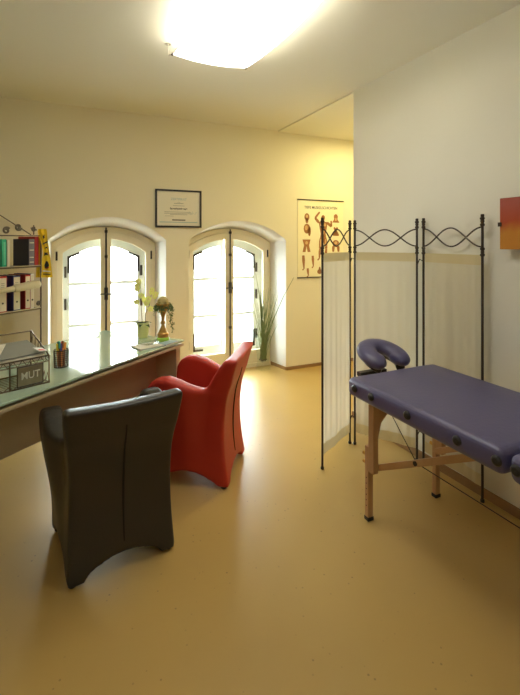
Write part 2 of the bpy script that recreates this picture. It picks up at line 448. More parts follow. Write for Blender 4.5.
    put('handle', mb, 'iron', rod, smooth=True)
    for z in (0.12, 0.5, 1.35, zt - 0.05):
        put('rod_guide', MB().box(c - 0.014, c + 0.014, Y0 - 0.042, Y0 - 0.016, z - 0.014, z + 0.014), 'iron', rod)
    # threshold board
    put('threshold', MB().box(c - w['ai'] + 0.012, c + w['ai'] - 0.012, Y0 - 0.03, Y0 + 0.0, 0, 0.045), 'cream', root)

# outside
struct(put('ground_outside', MB().box(-14, 16, VB + 0.7, 30, -0.25, -0.10), 'concrete'))
def tree(x, y, h, seed, label):
    rnd = random.Random(seed)
    t = thing('bare_tree', label, 'tree', (x, y, -0.1))
    mb = MB()
    def grow(p, d, L, r, k, mbx):
        pts = [p]; q = p.copy(); dd = d.copy()
        for i in range(5):
            dd = (dd + Vector((rnd.uniform(-.15, .15), rnd.uniform(-.15, .15), rnd.uniform(-.05, .12)))).normalized()
            q = q + dd * L / 5; pts.append(q.copy())
        mbx.tube(pts, [r * (1 - 0.5 * i / 5) for i in range(6)], 5)
        if k > 0:
            for j in range(4):
                s0 = pts[2 + j % 4]
                nd = (dd + Vector((rnd.uniform(-1, 1), rnd.uniform(-1, 1), rnd.uniform(-.2, .7)))).normalized()
                grow(s0, nd, L * 0.62, r * 0.5, k - 1, mbx)
    mt = MB(); mt.tube([(0, 0, 0), (0.05, 0, h * 0.3), (0, 0.04, h * 0.55)], [0.05, 0.045, 0.035], 8)
    put('trunk', mt, 'bark2', t, smooth=True)
    for j in range(5):
        grow(Vector((0, 0.02, h * (0.3 + 0.05 * j))), Vector((rnd.uniform(-1, 1), rnd.uniform(-1, 1), 0.6)).normalized(), h * 0.4, 0.022, 3, mb)
    put('branches', mb, 'bark2', t)
tree(-0.9, 13.0, 4.6, 3, 'bare winter tree seen through the left arched window')

# ------------------------------------------------------------------ tub armchairs
SIDE = [(-.27, 0), (-.27, .15), (-.27, .30), (-.27, .45), (-.27, .60), (-.21, .60), (-.155, .568), (-.05, .600), (.03, .635), (.10, .656),
        (.16, .654), (.21, .63), (.24, .58), (.245, .51), (.235, .35), (.225, .2), (.222, .06), (.222, 0), (.185, 0), (.15, .032), (.10, .06), (.03, .078),
        (-.05, .074), (-.12, .05), (-.175, .02), (-.205, 0)]
def tub_chair(name, label, mname, loc, rz):
    t = thing(name, label, 'armchair', loc, rz)
    mb = MB()
    for s_ in (-1, 1):
        xs = sorted((s_ * 0.165, s_ * 0.245)); mb.prism(SIDE, 'x', xs[0], xs[1])
    back = [(-.245, 0), (-.245, .767), (.245, .767), (.245, 0), (.205, 0), (.165, .02), (.12, .040), (.06, .057), (0, .063), (-.06, .057), (-.12, .040), (-.165, .02), (-.205, 0)]
    mb.prism(back, 'y', -.27, -.195)
    mb.prism([(-.24, .767), (-.185, .763), (-.17, .735), (-.125, .60), (-.09, .50), (-.11, .35), (-.21, .22)], 'x', -.235, .235)
    mb.box(-.2, .2, -.2, .24, .22, .34)
    bmesh.ops.triangulate(mb.bm, faces=mb.bm.faces[:])
    o = put('tmp', mb, mname)
    rm = o.modifiers.new('r', 'REMESH'); rm.mode = 'VOXEL'; rm.voxel_size = 0.0095
    s1 = o.modifiers.new('s', 'SMOOTH'); s1.factor = 0.5; s1.iterations = 16
    bpy.context.view_layer.update()
    me = bpy.data.meshes.new_from_object(o.evaluated_get(bpy.context.evaluated_depsgraph_get()))
    bpy.data.objects.remove(o)
    def dy(z):
        d = 0.035 * math.sin(PI * min(1, max(0, z / .62)))
        if z > .5: d -= 0.075 * ((z - .5) / .3) ** 1.7
        return d
    for v in me.vertices:
        x, y, z = v.co
        w = 1 - sm(-.17, .02, y)
        fx = w * (-0.045 * math.sin(PI * min(1, max(0, z / .70))) + 0.085 * sm(.45, .8, z)) + (1 - w) * (0.02 + 0.24 * sm(.1, .6, z))
        v.co = (x * (1 + fx), y + w * dy(z), z + w * 0.012 * sm(.6, .8, z) * (abs(x) / .24) ** 2 + 0.012)
    me.materials.clear(); me.materials.append(M[mname])
    for p in me.polygons: p.use_smooth = True
    b_ = bpy.data.objects.new('shell', me); COL.objects.link(b_); b_.parent = t
    put('seat_cushion', MB().box(-.155, .155, -.13, .215, .34, .45), mname, t, bevel=0.035, seg=4)
    pts = []
    for i in range(24):
        z = 0.115 + (0.665 - 0.115) * i / 23
        pts.append((0.0, -0.2705 + dy(z) , z + 0.012))
    put('back_seam', MB().tube(pts, [0.0032 + 0.003 * math.sin(PI * i / 23) for i in range(24)], 6), 'seam', t)
    pts = [(s_ * 0, 0, 0) for s_ in (0,)]
    for sx in (-1, 1):
        for y in (-.232, .195):
            put('foot', MB().lathe([(0.016, 0), (0.019, 0.004), (0.019, 0.022)], (sx * .218, y, 0), 14), 'blackp', t)
    return t
tub_chair('tub_armchair', 'black leather tub armchair with its back and centre seam towards us', 'blackl', (0.212, 2.28, 0), R(8))
tub_chair('tub_armchair', 'red leather tub armchair seen from its side, facing the desk', 'redl', (0.813, 2.752, 0), R(55))

# ------------------------------------------------------------------ desk
DA = R(39.9)
desk = thing('office_desk', 'long beige desk with a green glass top beside the armchairs', 'desk', (0.81, 3.125, 0), DA)
put('desk_board', MB().box(-2.0, 0, 0, 0.78, 0.722, 0.742), 'deskwood', desk, bevel=0.002)
put('front_panel', MB().box(-1.97, -0.05, 0.22, 0.24, 0.40, 0.722), 'deskwood', desk)
put('end_panel', MB().box(-0.05, 0, 0.035, 0.77, 0, 0.722), 'deskwood', desk, bevel=0.002)
put('end_panel', MB().box(-2.0, -1.95, 0.01, 0.77, 0, 0.722), 'deskwood', desk, bevel=0.002)
gt = put('glass_top', MB().box(-1.99, -0.005, -0.006, 0.79, 0.757, 0.769), 'deskglass', desk, bevel=0.002)
for x in (-1.9, -1.30, -0.70, -0.12):
    for y in (0.06, 0.72):
        put('standoff', MB().lathe([(0.012, 0.742), (0.012, 0.757)], (x, y, 0), 14), 'chrome', desk)
DM = Matrix.Translation((0.81, 3.125, 0)) @ Matrix.Rotation(DA, 4, 'Z')
GZ = 0.7695

# wire letter tray
tray = thing('wire_letter_tray', 'wire letter tray holding papers on the near end of the desk', 'letter tray', (-0.245, 2.385, GZ), R(24))
# local x to the right (0.19 front width visible), y back
W_, D_, Hh = 0.30, 0.24, 0.135
x1 = 0.185; x0 = x1 - W_
mb = MB()
def loop(z, r=0.0032): mb.tube([(x0, 0, z), (x1, 0, z), (x1, D_, z), (x0, D_, z)], r, 6, closed=True)
loop(0.003)
mb.tube([(x0, 0, 0.142), (x1, 0, 0.142), (x1 + .001, D_, 0.235), (x0, D_, 0.235)], 0.0042, 6, closed=True)
mb.tube([(x0, 0, 0.112), (x1, 0, 0.112), (x1, D_, 0.13), (x0, D_, 0.13)], 0.002, 6, closed=True)
for x in (x0, 0.0, x1): mb.tube([(x, 0, 0), (x, 0, 0.142)], 0.0034, 6)
for x in (x0, x1): mb.tube([(x, D_, 0), (x, D_, 0.235)], 0.0042, 6)
for i in range(9):
    y = D_ * (i + 0.5) / 9; mb.tube([(x0, y, 0.003), (x1, y, 0.003)], 0.0014, 5)
    mb.tube([(x0, y, 0.112 + .018 * y / D_), (x1, y, 0.112 + .018 * y / D_)], 0.0014, 5)
for i in range(7):
    xa = x0 + W_ * i / 7; xb = xa + W_ / 7
    mb.tube([(xa, 0, 0.003), ((xa + xb) / 2, 0, 0.02), (xb, 0, 0.003)], 0.0024, 5)
    mb.tube([(xa, 0, 0.142), ((xa + xb) / 2, 0, 0.112), (xb, 0, 0.142)], 0.0022, 5)
for i in range(6):
    ya = D_ * i / 6; yb = ya + D_ / 6
    mb.tube([(x1, ya, 0.003), (x1, (ya + yb) / 2, 0.05), (x1, yb, 0.003)], 0.0015, 5)
    mb.tube([(x1, ya, 0.115), (x1, (ya + yb) / 2, 0.145 + .09 * i / 6), (x1, yb, 0.12)], 0.0015, 5)
put('wire_frame', mb, 'wire', tray, smooth=True)
pl = put('name_plate', MB().box(0.035, 0.150, -0.006, -0.002, 0.016, 0.106), 'plaque', tray)
mb = MB().tube([(0.032, -0.004, 0.013), (0.153, -0.004, 0.013), (0.153, -0.004, 0.109), (0.032, -0.004, 0.109)], 0.0032, 6, closed=True)
put('plate_rim', mb, 'bronze', pl)
text('lettering', 'MUT', 0.05, 'silver', pl, (0.0925, -0.0066, 0.062), (PI / 2, 0, 0), bold=0.0004, ext=0.002, wid=0.088)
def sheet(name, label, cat, m, L, W, T, x, y, z, rz=0, tilt=(0, 0), group=None):
    Mx = Matrix.Translation((-0.245, 2.385, GZ)) @ Matrix.Rotation(R(24), 4, 'Z')
    p = Mx @ Vector((x, y, z))
    o = put(name, MB().box(-L / 2, L / 2, -W / 2, W / 2, 0, T), m, None, bevel=min(T * .3, .002), seg=1)
    o.location = p; o.rotation_euler = (tilt[0], tilt[1], R(24) + rz)
    return tag(o, label, cat, group)
sheet('paper_stack', 'stack of pale papers lying in the wire tray beneath the grey folder', 'paper', 'paper', 0.27, 0.21, 0.022, 0.035, 0.12, 0.131, 0, (R(4), 0))
o = sheet('folder', 'grey folder lying on top of the papers in the wire tray', 'folder', 'greyp', 0.27, 0.20, 0.006, 0.03, 0.12, 0.170, R(3), (R(10), 0))
o = sheet('envelope', 'pale envelope lying across the grey folder in the wire tray', 'envelope', 'paper', 0.055, 0.14, 0.003, -0.02, 0.12, 0.186, R(-28), (R(9), 0))
o = sheet('leaflet', 'red and white leaflet poking out of the right end of the wire tray', 'leaflet', 'white', 0.055, 0.05, 0.003, 0.152, 0.030, 0.172, R(20), (R(14), R(12)))

mk = put('printed_stripe', MB().box(-.02, .015, -.02, -.004, .003, .0036), 'redi', o)
# pen cup and pens
PC = Vector((-0.022, 2.745, GZ))
cup = thing('pen_cup', 'dark wire mesh pen cup standing beside the letter tray', 'pen cup', PC, R(15))
mb = MB()
for i in range(20):
    a = 2 * PI * i / 20
    mb.tube([(0.037 * math.cos(a), 0.037 * math.sin(a), 0.002), (0.039 * math.cos(a), 0.039 * math.sin(a), 0.098)], 0.0012, 4)
for k in range(9):
    z = 0.004 + 0.0115 * k
    mb.tube([(0.038 * math.cos(2 * PI * i / 24), 0.038 * math.sin(2 * PI * i / 24), z) for i in range(24)], 0.0011, 4, closed=True)
put('mesh_wall', mb, 'bronze', cup)
put('rim', MB().tube([(0.039 * math.cos(2 * PI * i / 24), 0.039 * math.sin(2 * PI * i / 24), 0.099) for i in range(24)], 0.0025, 6, closed=True), 'bronze', cup)
put('cup_base', MB().lathe([(0.038, 0), (0.038, 0.003)], n=24), 'bronze', cup)
pens = [('orange', (0.85, .25, .02)), ('purple', (.25, .05, .3)), ('red', (.6, .03, .05)), ('green', (.05, .4, .08)), ('dark green', (.02, .12, .06)),
        ('yellow', (.9, .75, .05)), ('turquoise', (.05, .6, .45)), ('blue', (.05, .08, .4)), ('brown', (.3, .12, .05)), ('amber', (.9, .45, .05))]
for i, (cn, cc) in enumerate(pens):
    a = 2 * PI * i / 10 + .4; rr = 0.024 if i % 2 else 0.014
    p = thing('felt_pen', 'felt pen with %s cap standing in the mesh pen cup' % cn, 'pen', PC + Vector((rr * .6 * math.cos(a), rr * .6 * math.sin(a), 0.004)), 0, 'felt pens in the cup')
    p.rotation_euler = (random.uniform(-.12, .12) - .5 * rr * math.sin(a) * 6, .5 * rr * math.cos(a) * 6, 0)
    L = random.uniform(.13, .152)
    mm = mat('pen_' + cn.replace(' ', '_'), cc, 0.4)
    body = mat('pen_body_%d' % i, (0.75, 0.28, 0.08) if i % 3 else (0.3, 0.1, 0.05), 0.4)
    put('barrel', MB().lathe([(0.0045, 0), (0.005, 0.01), (0.005, L - .04)], n=10), body, p, smooth=True)
    put('cap', MB().lathe([(0.0056, L - .042), (0.0056, L - .004), (0.003, L)], n=10), mm, p, smooth=True)

# magazines, glass dish at the far end
def flat(name, label, cat, L, W, T, u, v, z, rz, m, m2=None):
    t = thing(name, label, cat, (u, v, z), rz)
    put('pages', MB().box(-L / 2 + .002, L / 2 - .002, -W / 2 + .002, W / 2 - .002, 0.0006, T - .0006), 'white', t)
    put('cover', MB().box(-L / 2, L / 2, -W / 2, W / 2, T - .0008, T), m, t)
    return t
flat('magazine', 'magazine with a pale cover lying under the orchid on the desk', 'magazine', 0.19, 0.14, 0.008, 0.525, 3.02, GZ, R(20), 'paper')
flat('booklet', 'small blue booklet lying beside the gold goblet', 'booklet', 0.13, 0.08, 0.009, 0.672, 3.045, GZ, R(35), 'bluei')
dish = thing('glass_dish', 'shallow clear glass dish lying on the pale magazine', 'dish', (0.53, 3.04, GZ + 0.0085), 0)
put('bowl', MB().lathe([(0.03, 0), (0.05, 0.006), (0.075, 0.016), (0.078, 0.018), (0.074, 0.018), (0.048, 0.009), (0.028, 0.003)], n=32), 'vaseglass', dish, smooth=True)
put('foot_ring', MB().lathe([(0.03, 0), (0.03, 0.003)], n=24), 'vaseglass', dish)

# orchid
OP = Vector((0.543, 3.325, GZ))
orc = thing('potted_orchid', 'yellow-green orchid in a pale olive pot on the desk end', 'orchid', OP, 0)
pot = put('pot', MB().lathe([(0.034, 0), (0.038, 0.01), (0.049, 0.112), (0.050, 0.116), (0.046, 0.116), (0.043, 0.10), (0.0, 0.10)], n=32, cap=False), 'pot', orc, smooth=True)
put('soil', MB().lathe([(0.043, 0.096), (0.04, 0.102), (0.0, 0.105)], n=20), 'bark', orc)
def blade(mb, base, d, L, W, droop, up, n=8, thick=0.0015):
    d = Vector(d).normalized(); side = d.cross(Vector((0, 0, 1))).normalized()
    prev = None; vs = []
    for i in range(n + 1):
        t = i / n; w = W * math.sin(PI * (0.08 + 0.92 * t)) ** 0.7 if i < n else 0.0008
        p = Vector(base) + d * L * t + Vector((0, 0, up * t - droop * t * t))
        vs.append([mb.bm.verts.new(p + side * k * w / 2 + Vector((0, 0, 0.004 * abs(k) - thick * s2))) for s2 in (0, 1) for k in (-1, 0, 1)])
    for A, B in zip(vs, vs[1:]):
        for a, b2 in ((0, 1), (1, 2)): mb.bm.faces.new((A[a], A[b2], B[b2], B[a])); mb.bm.faces.new((A[a + 3], B[a + 3], B[b2 + 3], A[b2 + 3]))
        mb.bm.faces.new((A[0], B[0], B[3], A[3])); mb.bm.faces.new((A[2], A[5], B[5], B[2]))
    mb.bm.faces.new([vs[0][k] for k in (0, 3, 4, 5, 2, 1)])
for a, L, up in ((200, .10, .05), (165, .085, .06), (20, .07, .05), (300, .075, .03), (240, .07, .04), (110, .08, .05)):
    mb = MB(); blade(mb, (0, 0, 0.10), (math.cos(R(a)), math.sin(R(a)), 0), L, 0.032, 0.05, up)
    put('leaf', mb, 'leaf', orc, smooth=True)
def flower(parent, p, facing, s=1.0):
    f = Vector(facing).normalized(); q = f.to_track_quat('Z', 'Y').to_matrix()
    mb = MB()
    for k in range(5):
        a = 2 * PI * k / 5 + PI / 2; L = 0.021 * s; Wd = 0.023 * s if k in (1, 4) else 0.016 * s
        ring_ = []
        c0 = mb.bm.verts.new(Vector(p) + q @ Vector((0, 0, 0.002)))
        pts = []
        for j in range(9):
            t = j / 8 * 2 * PI
            lx = L * 0.55 * (1 + math.cos(t)) ; ly = Wd / 2 * math.sin(t)
            pts.append(Vector(p) + q @ Vector((lx * math.cos(a) - ly * math.sin(a), lx * math.sin(a) + ly * math.cos(a), 0.005 * (lx / L) ** 2)))
        c = sum(pts[:-1], Vector()) / 8 + f * 0.003
        vs = [mb.bm.verts.new(x) for x in pts[:-1]]; cv = mb.bm.verts.new(c); cb = mb.bm.verts.new(c - f * 0.004)
        for j in range(8):
            mb.bm.faces.new((vs[j], vs[(j + 1) % 8], cv)); mb.bm.faces.new((vs[(j + 1) % 8], vs[j], cb))
        mb.bm.verts.remove(c0)
    fo = put('flower', mb, 'petal', parent, smooth=True)
    put('lip', MB().ball(Vector(p) + f * 0.006, 0.005 * s, 1, 1, 1.2, 8, 6), 'lip', fo, smooth=True)
rnd = random.Random(5)
for (dx, dy_, top, fl) in ((-.018, 0.01, .43, [.43, .41, .385, .36, .32, .29, .26]), (0.060, -0.035, .37, [.345, .36, .32, .30, .27, .33, .22])):
    pts = [(0.3 * dx, 0.3 * dy_, .10), (0.35 * dx - .004, 0.3 * dy_, .18), (0.7 * dx, 0.8 * dy_, .25), (dx, dy_, top)]
    P = catmull(pts, 8)
    st = put('flower_stem', MB().tube(P, [0.0032 * (1 - .5 * i / len(P)) for i in range(len(P))], 6), 'stem', orc, smooth=True)
    for z in fl:
        i = min(range(len(P)), key=lambda k: abs(P[k][2] - z)); q = Vector(P[i])
        a = rnd.uniform(-2.9, -.3); off = Vector((math.cos(a), math.sin(a), rnd.uniform(-.1, .2)))
        sd = rnd.choice((-1, 1)) * rnd.uniform(.008, .026)
        flower(st, q + off * 0.012 + Vector((sd, -sd * .4, 0)), (off.x * .6 + .1, -1, .1), 1.12)
    
# goblet planter
GP = Vector((0.655, 3.136, GZ))
gob = thing('goblet_planter', 'gold goblet with a moss ball and hanging ivy on the desk corner', 'plant stand', GP, 0)
put('glass_base', MB().lathe([(0.034, 0), (0.04, 0.006), (0.04, 0.022), (0.034, 0.03), (0.0, 0.03)], n=24, cap=False), 'lime', gob, smooth=True)
put('foot', MB().lathe([(0.036, 0.028), (0.037, 0.05), (0.030, 0.056), (0.028, 0.06), (0.0, .06)], n=24, cap=False), 'gold', gob, smooth=True)
stemprof = [(0.027, 0.058), (0.024, 0.07), (0.014, 0.09), (0.010, 0.105), (0.016, 0.112), (0.016, 0.12), (0.009, 0.13), (0.010, 0.15), (0.018, 0.175), (0.030, 0.195), (0.036, 0.205), (0.0, 0.206)]
put('stem', MB().lathe(stemprof, n=20, cap=False), 'gold', gob, smooth=True)
put('cup', MB().lathe([(0.02, .19), (0.04, 0.21), (0.045, 0.235), (0.044, 0.238), (0.0, 0.236)], n=24, cap=False), 'gold', gob, smooth=True)
put('moss_ball', MB().ball((0, 0, 0.245), 0.036, 1, 1, 1, 20, 14), 'moss', gob, smooth=True)
mb = MB(); rnd = random.Random(11)
def leaflet(mb, p, s, rnd):
    d = Vector((rnd.uniform(-1, 1), rnd.uniform(-1, 1), rnd.uniform(-.8, .3))).normalized(); sd = d.cross(Vector((rnd.uniform(-1, 1), rnd.uniform(-1, 1), 1))).normalized()
    n = d.cross(sd) * s * .12
    a = mb.bm.verts.new(p); b2 = mb.bm.verts.new(p + d * s * .5 + sd * s * .35); c = mb.bm.verts.new(p + d * s); e = mb.bm.verts.new(p + d * s * .5 - sd * s * .35); m_ = mb.bm.verts.new(p + d * s * .5 + n)
    for q in ((a, b2, m_), (b2, c, m_), (c, e, m_), (e, a, m_)): mb.bm.faces.new(q)
for i in range(230):
    a = rnd.uniform(0, 2 * PI); r = rnd.uniform(.035, .058)
    leaflet(mb, Vector((r * math.cos(a), r * math.sin(a), .235 - (r - .035) * 1.2 + rnd.uniform(-.02, .012))), .016, rnd)
put('ivy_wreath', mb, 'ivy', gob)
for a, L in ((-20, .17), (-5, .12), (15, .15), (190, .05), (-60, .06), (-110, .05), (230, .04)):
    mb = MB(); x = .056 * math.cos(R(a)); y = .056 * math.sin(R(a))
    P = [(x * (1 + .12 * math.sin(i)), y * (1 + .1 * math.cos(2 * i)), .225 - L * i / 8) for i in range(9)]
    mb.tube(P, 0.001, 4)
    for i in range(int(L * 260)):
        q = Vector(P[rnd.randrange(9)]); leaflet(mb, q + Vector((rnd.uniform(-.008, .008), rnd.uniform(-.006, .006), rnd.uniform(-.012, .01))), .013, rnd)
    put('ivy_tendril', mb, 'ivy', gob)

gob.scale = (1.14, 1.14, 1.17)
# ------------------------------------------------------------------ floor vase with grass
VP = Vector((2.118, 4.515, 0))
vase = thing('floor_vase', 'clear square glass vase of tall green grass standing in the right window recess', 'vase', VP, R(10))
def sqring(hw, z): return [(-hw, -hw, z), (hw, -hw, z), (hw, hw, z), (-hw, hw, z)]
mb = MB()
prof = [(.062, 0), (.058, .04), (.050, .09), (.058, .2), (.072, .40), (.068, .40), (.054, .2), (.046, .10), (.0, .095)]
rings = [[mb.bm.verts.new(p) for p in sqring(max(hw, .001), z)] for hw, z in prof]
for A, B in zip(rings, rings[1:]):
    for k in range(4): mb.bm.faces.new((A[k], A[(k + 1) % 4], B[(k + 1) % 4], B[k]))
mb.bm.faces.new(rings[0][::-1]); mb.bm.faces.new(rings[-1])
put('vase_body', mb, 'vaseglass', vase)
mb = MB(); rnd = random.Random(4)
for i in range(46): mb.ball((rnd.uniform(-.034, .034), rnd.uniform(-.034, .034), .112 + rnd.uniform(-.003, .012)), .008, 1, 1, .7, 6, 5)
put('pebbles', mb, 'bark', vase, smooth=True)
for i in range(64):
    mb = MB()
    big = i in (0, 1)
    if i == 0: dx, dyy, hh = -.17, -.06, 1.14
    elif i == 1: dx, dyy, hh = .25, -.25, 1.09
    else: dx, dyy, hh = max(-.16, min(.16, rnd.gauss(0.02, .10))), rnd.uniform(-.14, .02), rnd.uniform(.5, .98)
    b0 = (rnd.uniform(-.03, .03), rnd.uniform(-.03, .03), .12)
    P = [(b0[0] * (1 - t * .3) + dx * t ** 1.6, b0[1] * (1 - t * .3) + dyy * t ** 1.6, .12 + (hh - .12) * t) for t in (0, .25, .5, .75, 1)]
    r0 = .006 if big else .0034
    mb.tube(P, [r0, r0, r0, r0 * .8, r0 * .3], 4)
    o = put('grass_blade', mb, 'grass', vase)

# ------------------------------------------------------------------ wall pictures
cert = thing('framed_certificate', 'black framed certificate hanging on the wall between the two windows', 'framed certificate', (1.077, VB, 1.847), 0)
fw, fh = .486, .392
mb = MB()
for (xa, xb, za, zb) in ((-fw / 2, fw / 2, fh / 2 - .018, fh / 2), (-fw / 2, fw / 2, -fh / 2, -fh / 2 + .018), (-fw / 2, -fw / 2 + .018, -fh / 2 + .018, fh / 2 - .018), (fw / 2 - .018, fw / 2, -fh / 2 + .018, fh / 2 - .018)):
    mb.box(xa, xb, -.022, -.001, za, zb)
put('frame', mb, 'frame', cert)
pp = put('certificate_sheet', MB().box(-fw / 2 + .016, fw / 2 - .016, -.011, -.003, -fh / 2 + .016, fh / 2 - .016), 'paper', cert)
rx = (PI / 2, 0, 0)
text('heading', 'ZERTIFIKAT', .034, 'bluei', pp, (0.0, -.0118, .098), rx, wid=.165)
text('title_line', 'Sportphysiotherapie', .026, 'ink', pp, (0.0, -.0118, .0), rx, bold=.0008, wid=.185)
mb = MB()
for (xc, z, w, t) in ((0, .055, .10, .005), (0, .03, .12, .004), (0, .068, .03, .003), (-.01, -.035, .28, .004), (0, -.05, .30, .004), (0, -.062, .18, .004), (-.1, -.078, .09, .003)):
    mb.box(xc - w / 2, xc + w / 2, -.0118, -.011, z - t / 2, z + t / 2)
put('text_lines', mb, 'greyb' if False else 'greyp', pp)
put('footer', MB().box(-.2, .2, -.0118, -.011, -.145, -.137), 'bluei', pp)
put('footer_name', MB().box(-.07, .07, -.0119, -.011, -.124, -.112), 'ink', pp)
mb = MB(); P = [(.10 + .012 * i, -.0118, -.045 + .02 * math.sin(i * 1.9)) for i in range(9)]
mb.tube(P, .0012, 4); put('signature', mb, 'bluei', pp)

pos = thing('anatomy_poster', 'anatomy poster of muscle figures hanging on the wall behind the folding screen', 'poster', (2.83, VB, 1.54), 0)
pw, ph = .65, .93
put('poster_sheet', MB().box(-pw / 2, pw / 2, -.006, -.003, -ph / 2, ph / 2), 'poster', pos)
put('top_rail', MB().box(-pw / 2 - .005, pw / 2 + .005, -.014, -.001, ph / 2 - .006, ph / 2 + .006), 'bronze', pos)
put('bottom_rail', MB().box(-pw / 2 - .005, pw / 2 + .005, -.014, -.001, -ph / 2 - .006, -ph / 2 + .006), 'bronze', pos)
text('heading', 'TIEFE MUSKELSCHICHTEN', .045, 'ink', pos, (.0, -.0068, .375), rx, bold=.0005, wid=.47)
def blob(mb, x, z, rx_, rz_, rot=0, y=-.0068):
    n = 14; cr, sr = math.cos(rot), math.sin(rot)
    P = []
    for k in range(n):
        a = 2 * PI * k / n; px_, pz_ = rx_ * math.cos(a), rz_ * math.sin(a)
        P.append((x + px_ * cr - pz_ * sr, z + px_ * sr + pz_ * cr))
    mb.prism(P, 'y', y, -.006)
def limb(mb, a, b2, w0, w1, y=-.0069):
    a = Vector((a[0], a[1])); b2 = Vector((b2[0], b2[1])); d = (b2 - a).normalized(); n = Vector((-d.y, d.x))
    m_ = a + (b2 - a) * .35
    mb.prism([tuple(a + n * w0 * .8), tuple(m_ + n * w0), tuple(b2 + n * w1), tuple(b2 - n * w1), tuple(m_ - n * w0), tuple(a - n * w0 * .8)], 'y', y, -.006)
# central standing figure
mb = MB(); X = .03
blob(mb, X, .255, .026, .034)
mb.prism([(X - .065, .205), (X + .065, .205), (X + .05, .12), (X + .035, .06), (X + .045, .01), (X - .045, .01), (X - .035, .06), (X - .05, .12)], 'y', -.0071, -.006)
limb(mb, (X - .06, .195), (X - .115, .25), .018, .014); limb(mb, (X - .115, .25), (X - .05, .325), .014, .01)
limb(mb, (X + .06, .195), (X + .12, .15), .018, .014); limb(mb, (X + .12, .15), (X + .115, .22), .014, .01)
limb(mb, (X - .025, .01), (X - .045, -.12), .027, .016); limb(mb, (X - .045, -.12), (X - .055, -.24), .017, .009)
limb(mb, (X + .025, .01), (X + .045, -.12), .027, .016); limb(mb, (X + .045, -.12), (X + .03, -.24), .017, .009)
limb(mb, (X - .055, -.24), (X - .08, -.26), .009, .008); limb(mb, (X + .03, -.24), (X + .06, -.255), .009, .008)
put('muscle_figure', mb, 'muscle', pos, tri=True)
mb = MB()
for (x, z, a, b2) in ((X - .025, .17, .018, .02), (X + .025, .17, .018, .02), (X, .09, .018, .04), (X - .035, -.05, .01, .05), (X + .035, -.05, .01, .05)):
    mb = MB(); blob(mb, x, z, a, b2, y=-.0078); put('muscle_highlight', mb, 'muscle2', pos)
def small(fn):
    mb = MB(); fn(mb); return put('muscle_detail', mb, 'muscle', pos, tri=True)
small(lambda m_: (blob(m_, -.2, .26, .035, .045), blob(m_, -.2, .215, .02, .03)))
small(lambda m_: (blob(m_, .215, .27, .03, .035), limb(m_, (.215, .25), (.215, .20), .03, .055)))
small(lambda m_: (blob(m_, -.2, .12, .045, .06), blob(m_, -.165, .09, .02, .06)))
small(lambda m_: (limb(m_, (.19, .14), (.235, .06), .015, .02), limb(m_, (.24, .14), (.19, .06), .015, .02), limb(m_, (.17, .05), (.26, .05), .015, .015)))
small(lambda m_: (m_.prism([(-.26, -.01), (-.15, -.01), (-.17, -.08), (-.15, -.16), (-.19, -.16), (-.205, -.09), (-.22, -.16), (-.26, -.16), (-.24, -.08)], 'y', -.007, -.006)))
small(lambda m_: (blob(m_, .215, -.06, .05, .045), limb(m_, (.18, -.09), (.175, -.16), .02, .012), limb(m_, (.25, -.09), (.255, -.16), .02, .012)))
for (x, z, h_, w_) in ((-.25, -.28, .16, .02), (-.12, -.27, .13, .017), (.02, -.29, .15, .018), (.23, -.25, .10, .02), (-.19, -.40, .09, .016)):
    small(lambda m_: (limb(m_, (x, z + h_ / 2), (x + .01, z - h_ / 2), w_, w_ * .4), limb(m_, (x + .01, z - h_ / 2), (x - .01, z - h_ / 2 - .015), .006, .01)))
small(lambda m_: m_.box(.06, .15, -.007, -.006, -.28, -.22))
small(lambda m_: (blob(m_, -.02, -.40, .035, .03), blob(m_, -.02, -.37, .014, .03)))
mb = MB()
for (x, z, a, b2) in ((-.2, .27, .018, .02), (-.21, .13, .02, .03), (-.205, -.05, .02, .02), (.215, -.05, .022, .02), (.215, .24, .012, .02), (.105, -.25, .03, .012)):
    mb = MB(); blob(mb, x, z, a, b2, y=-.0076); put('muscle_highlight', mb, 'muscle2', pos)

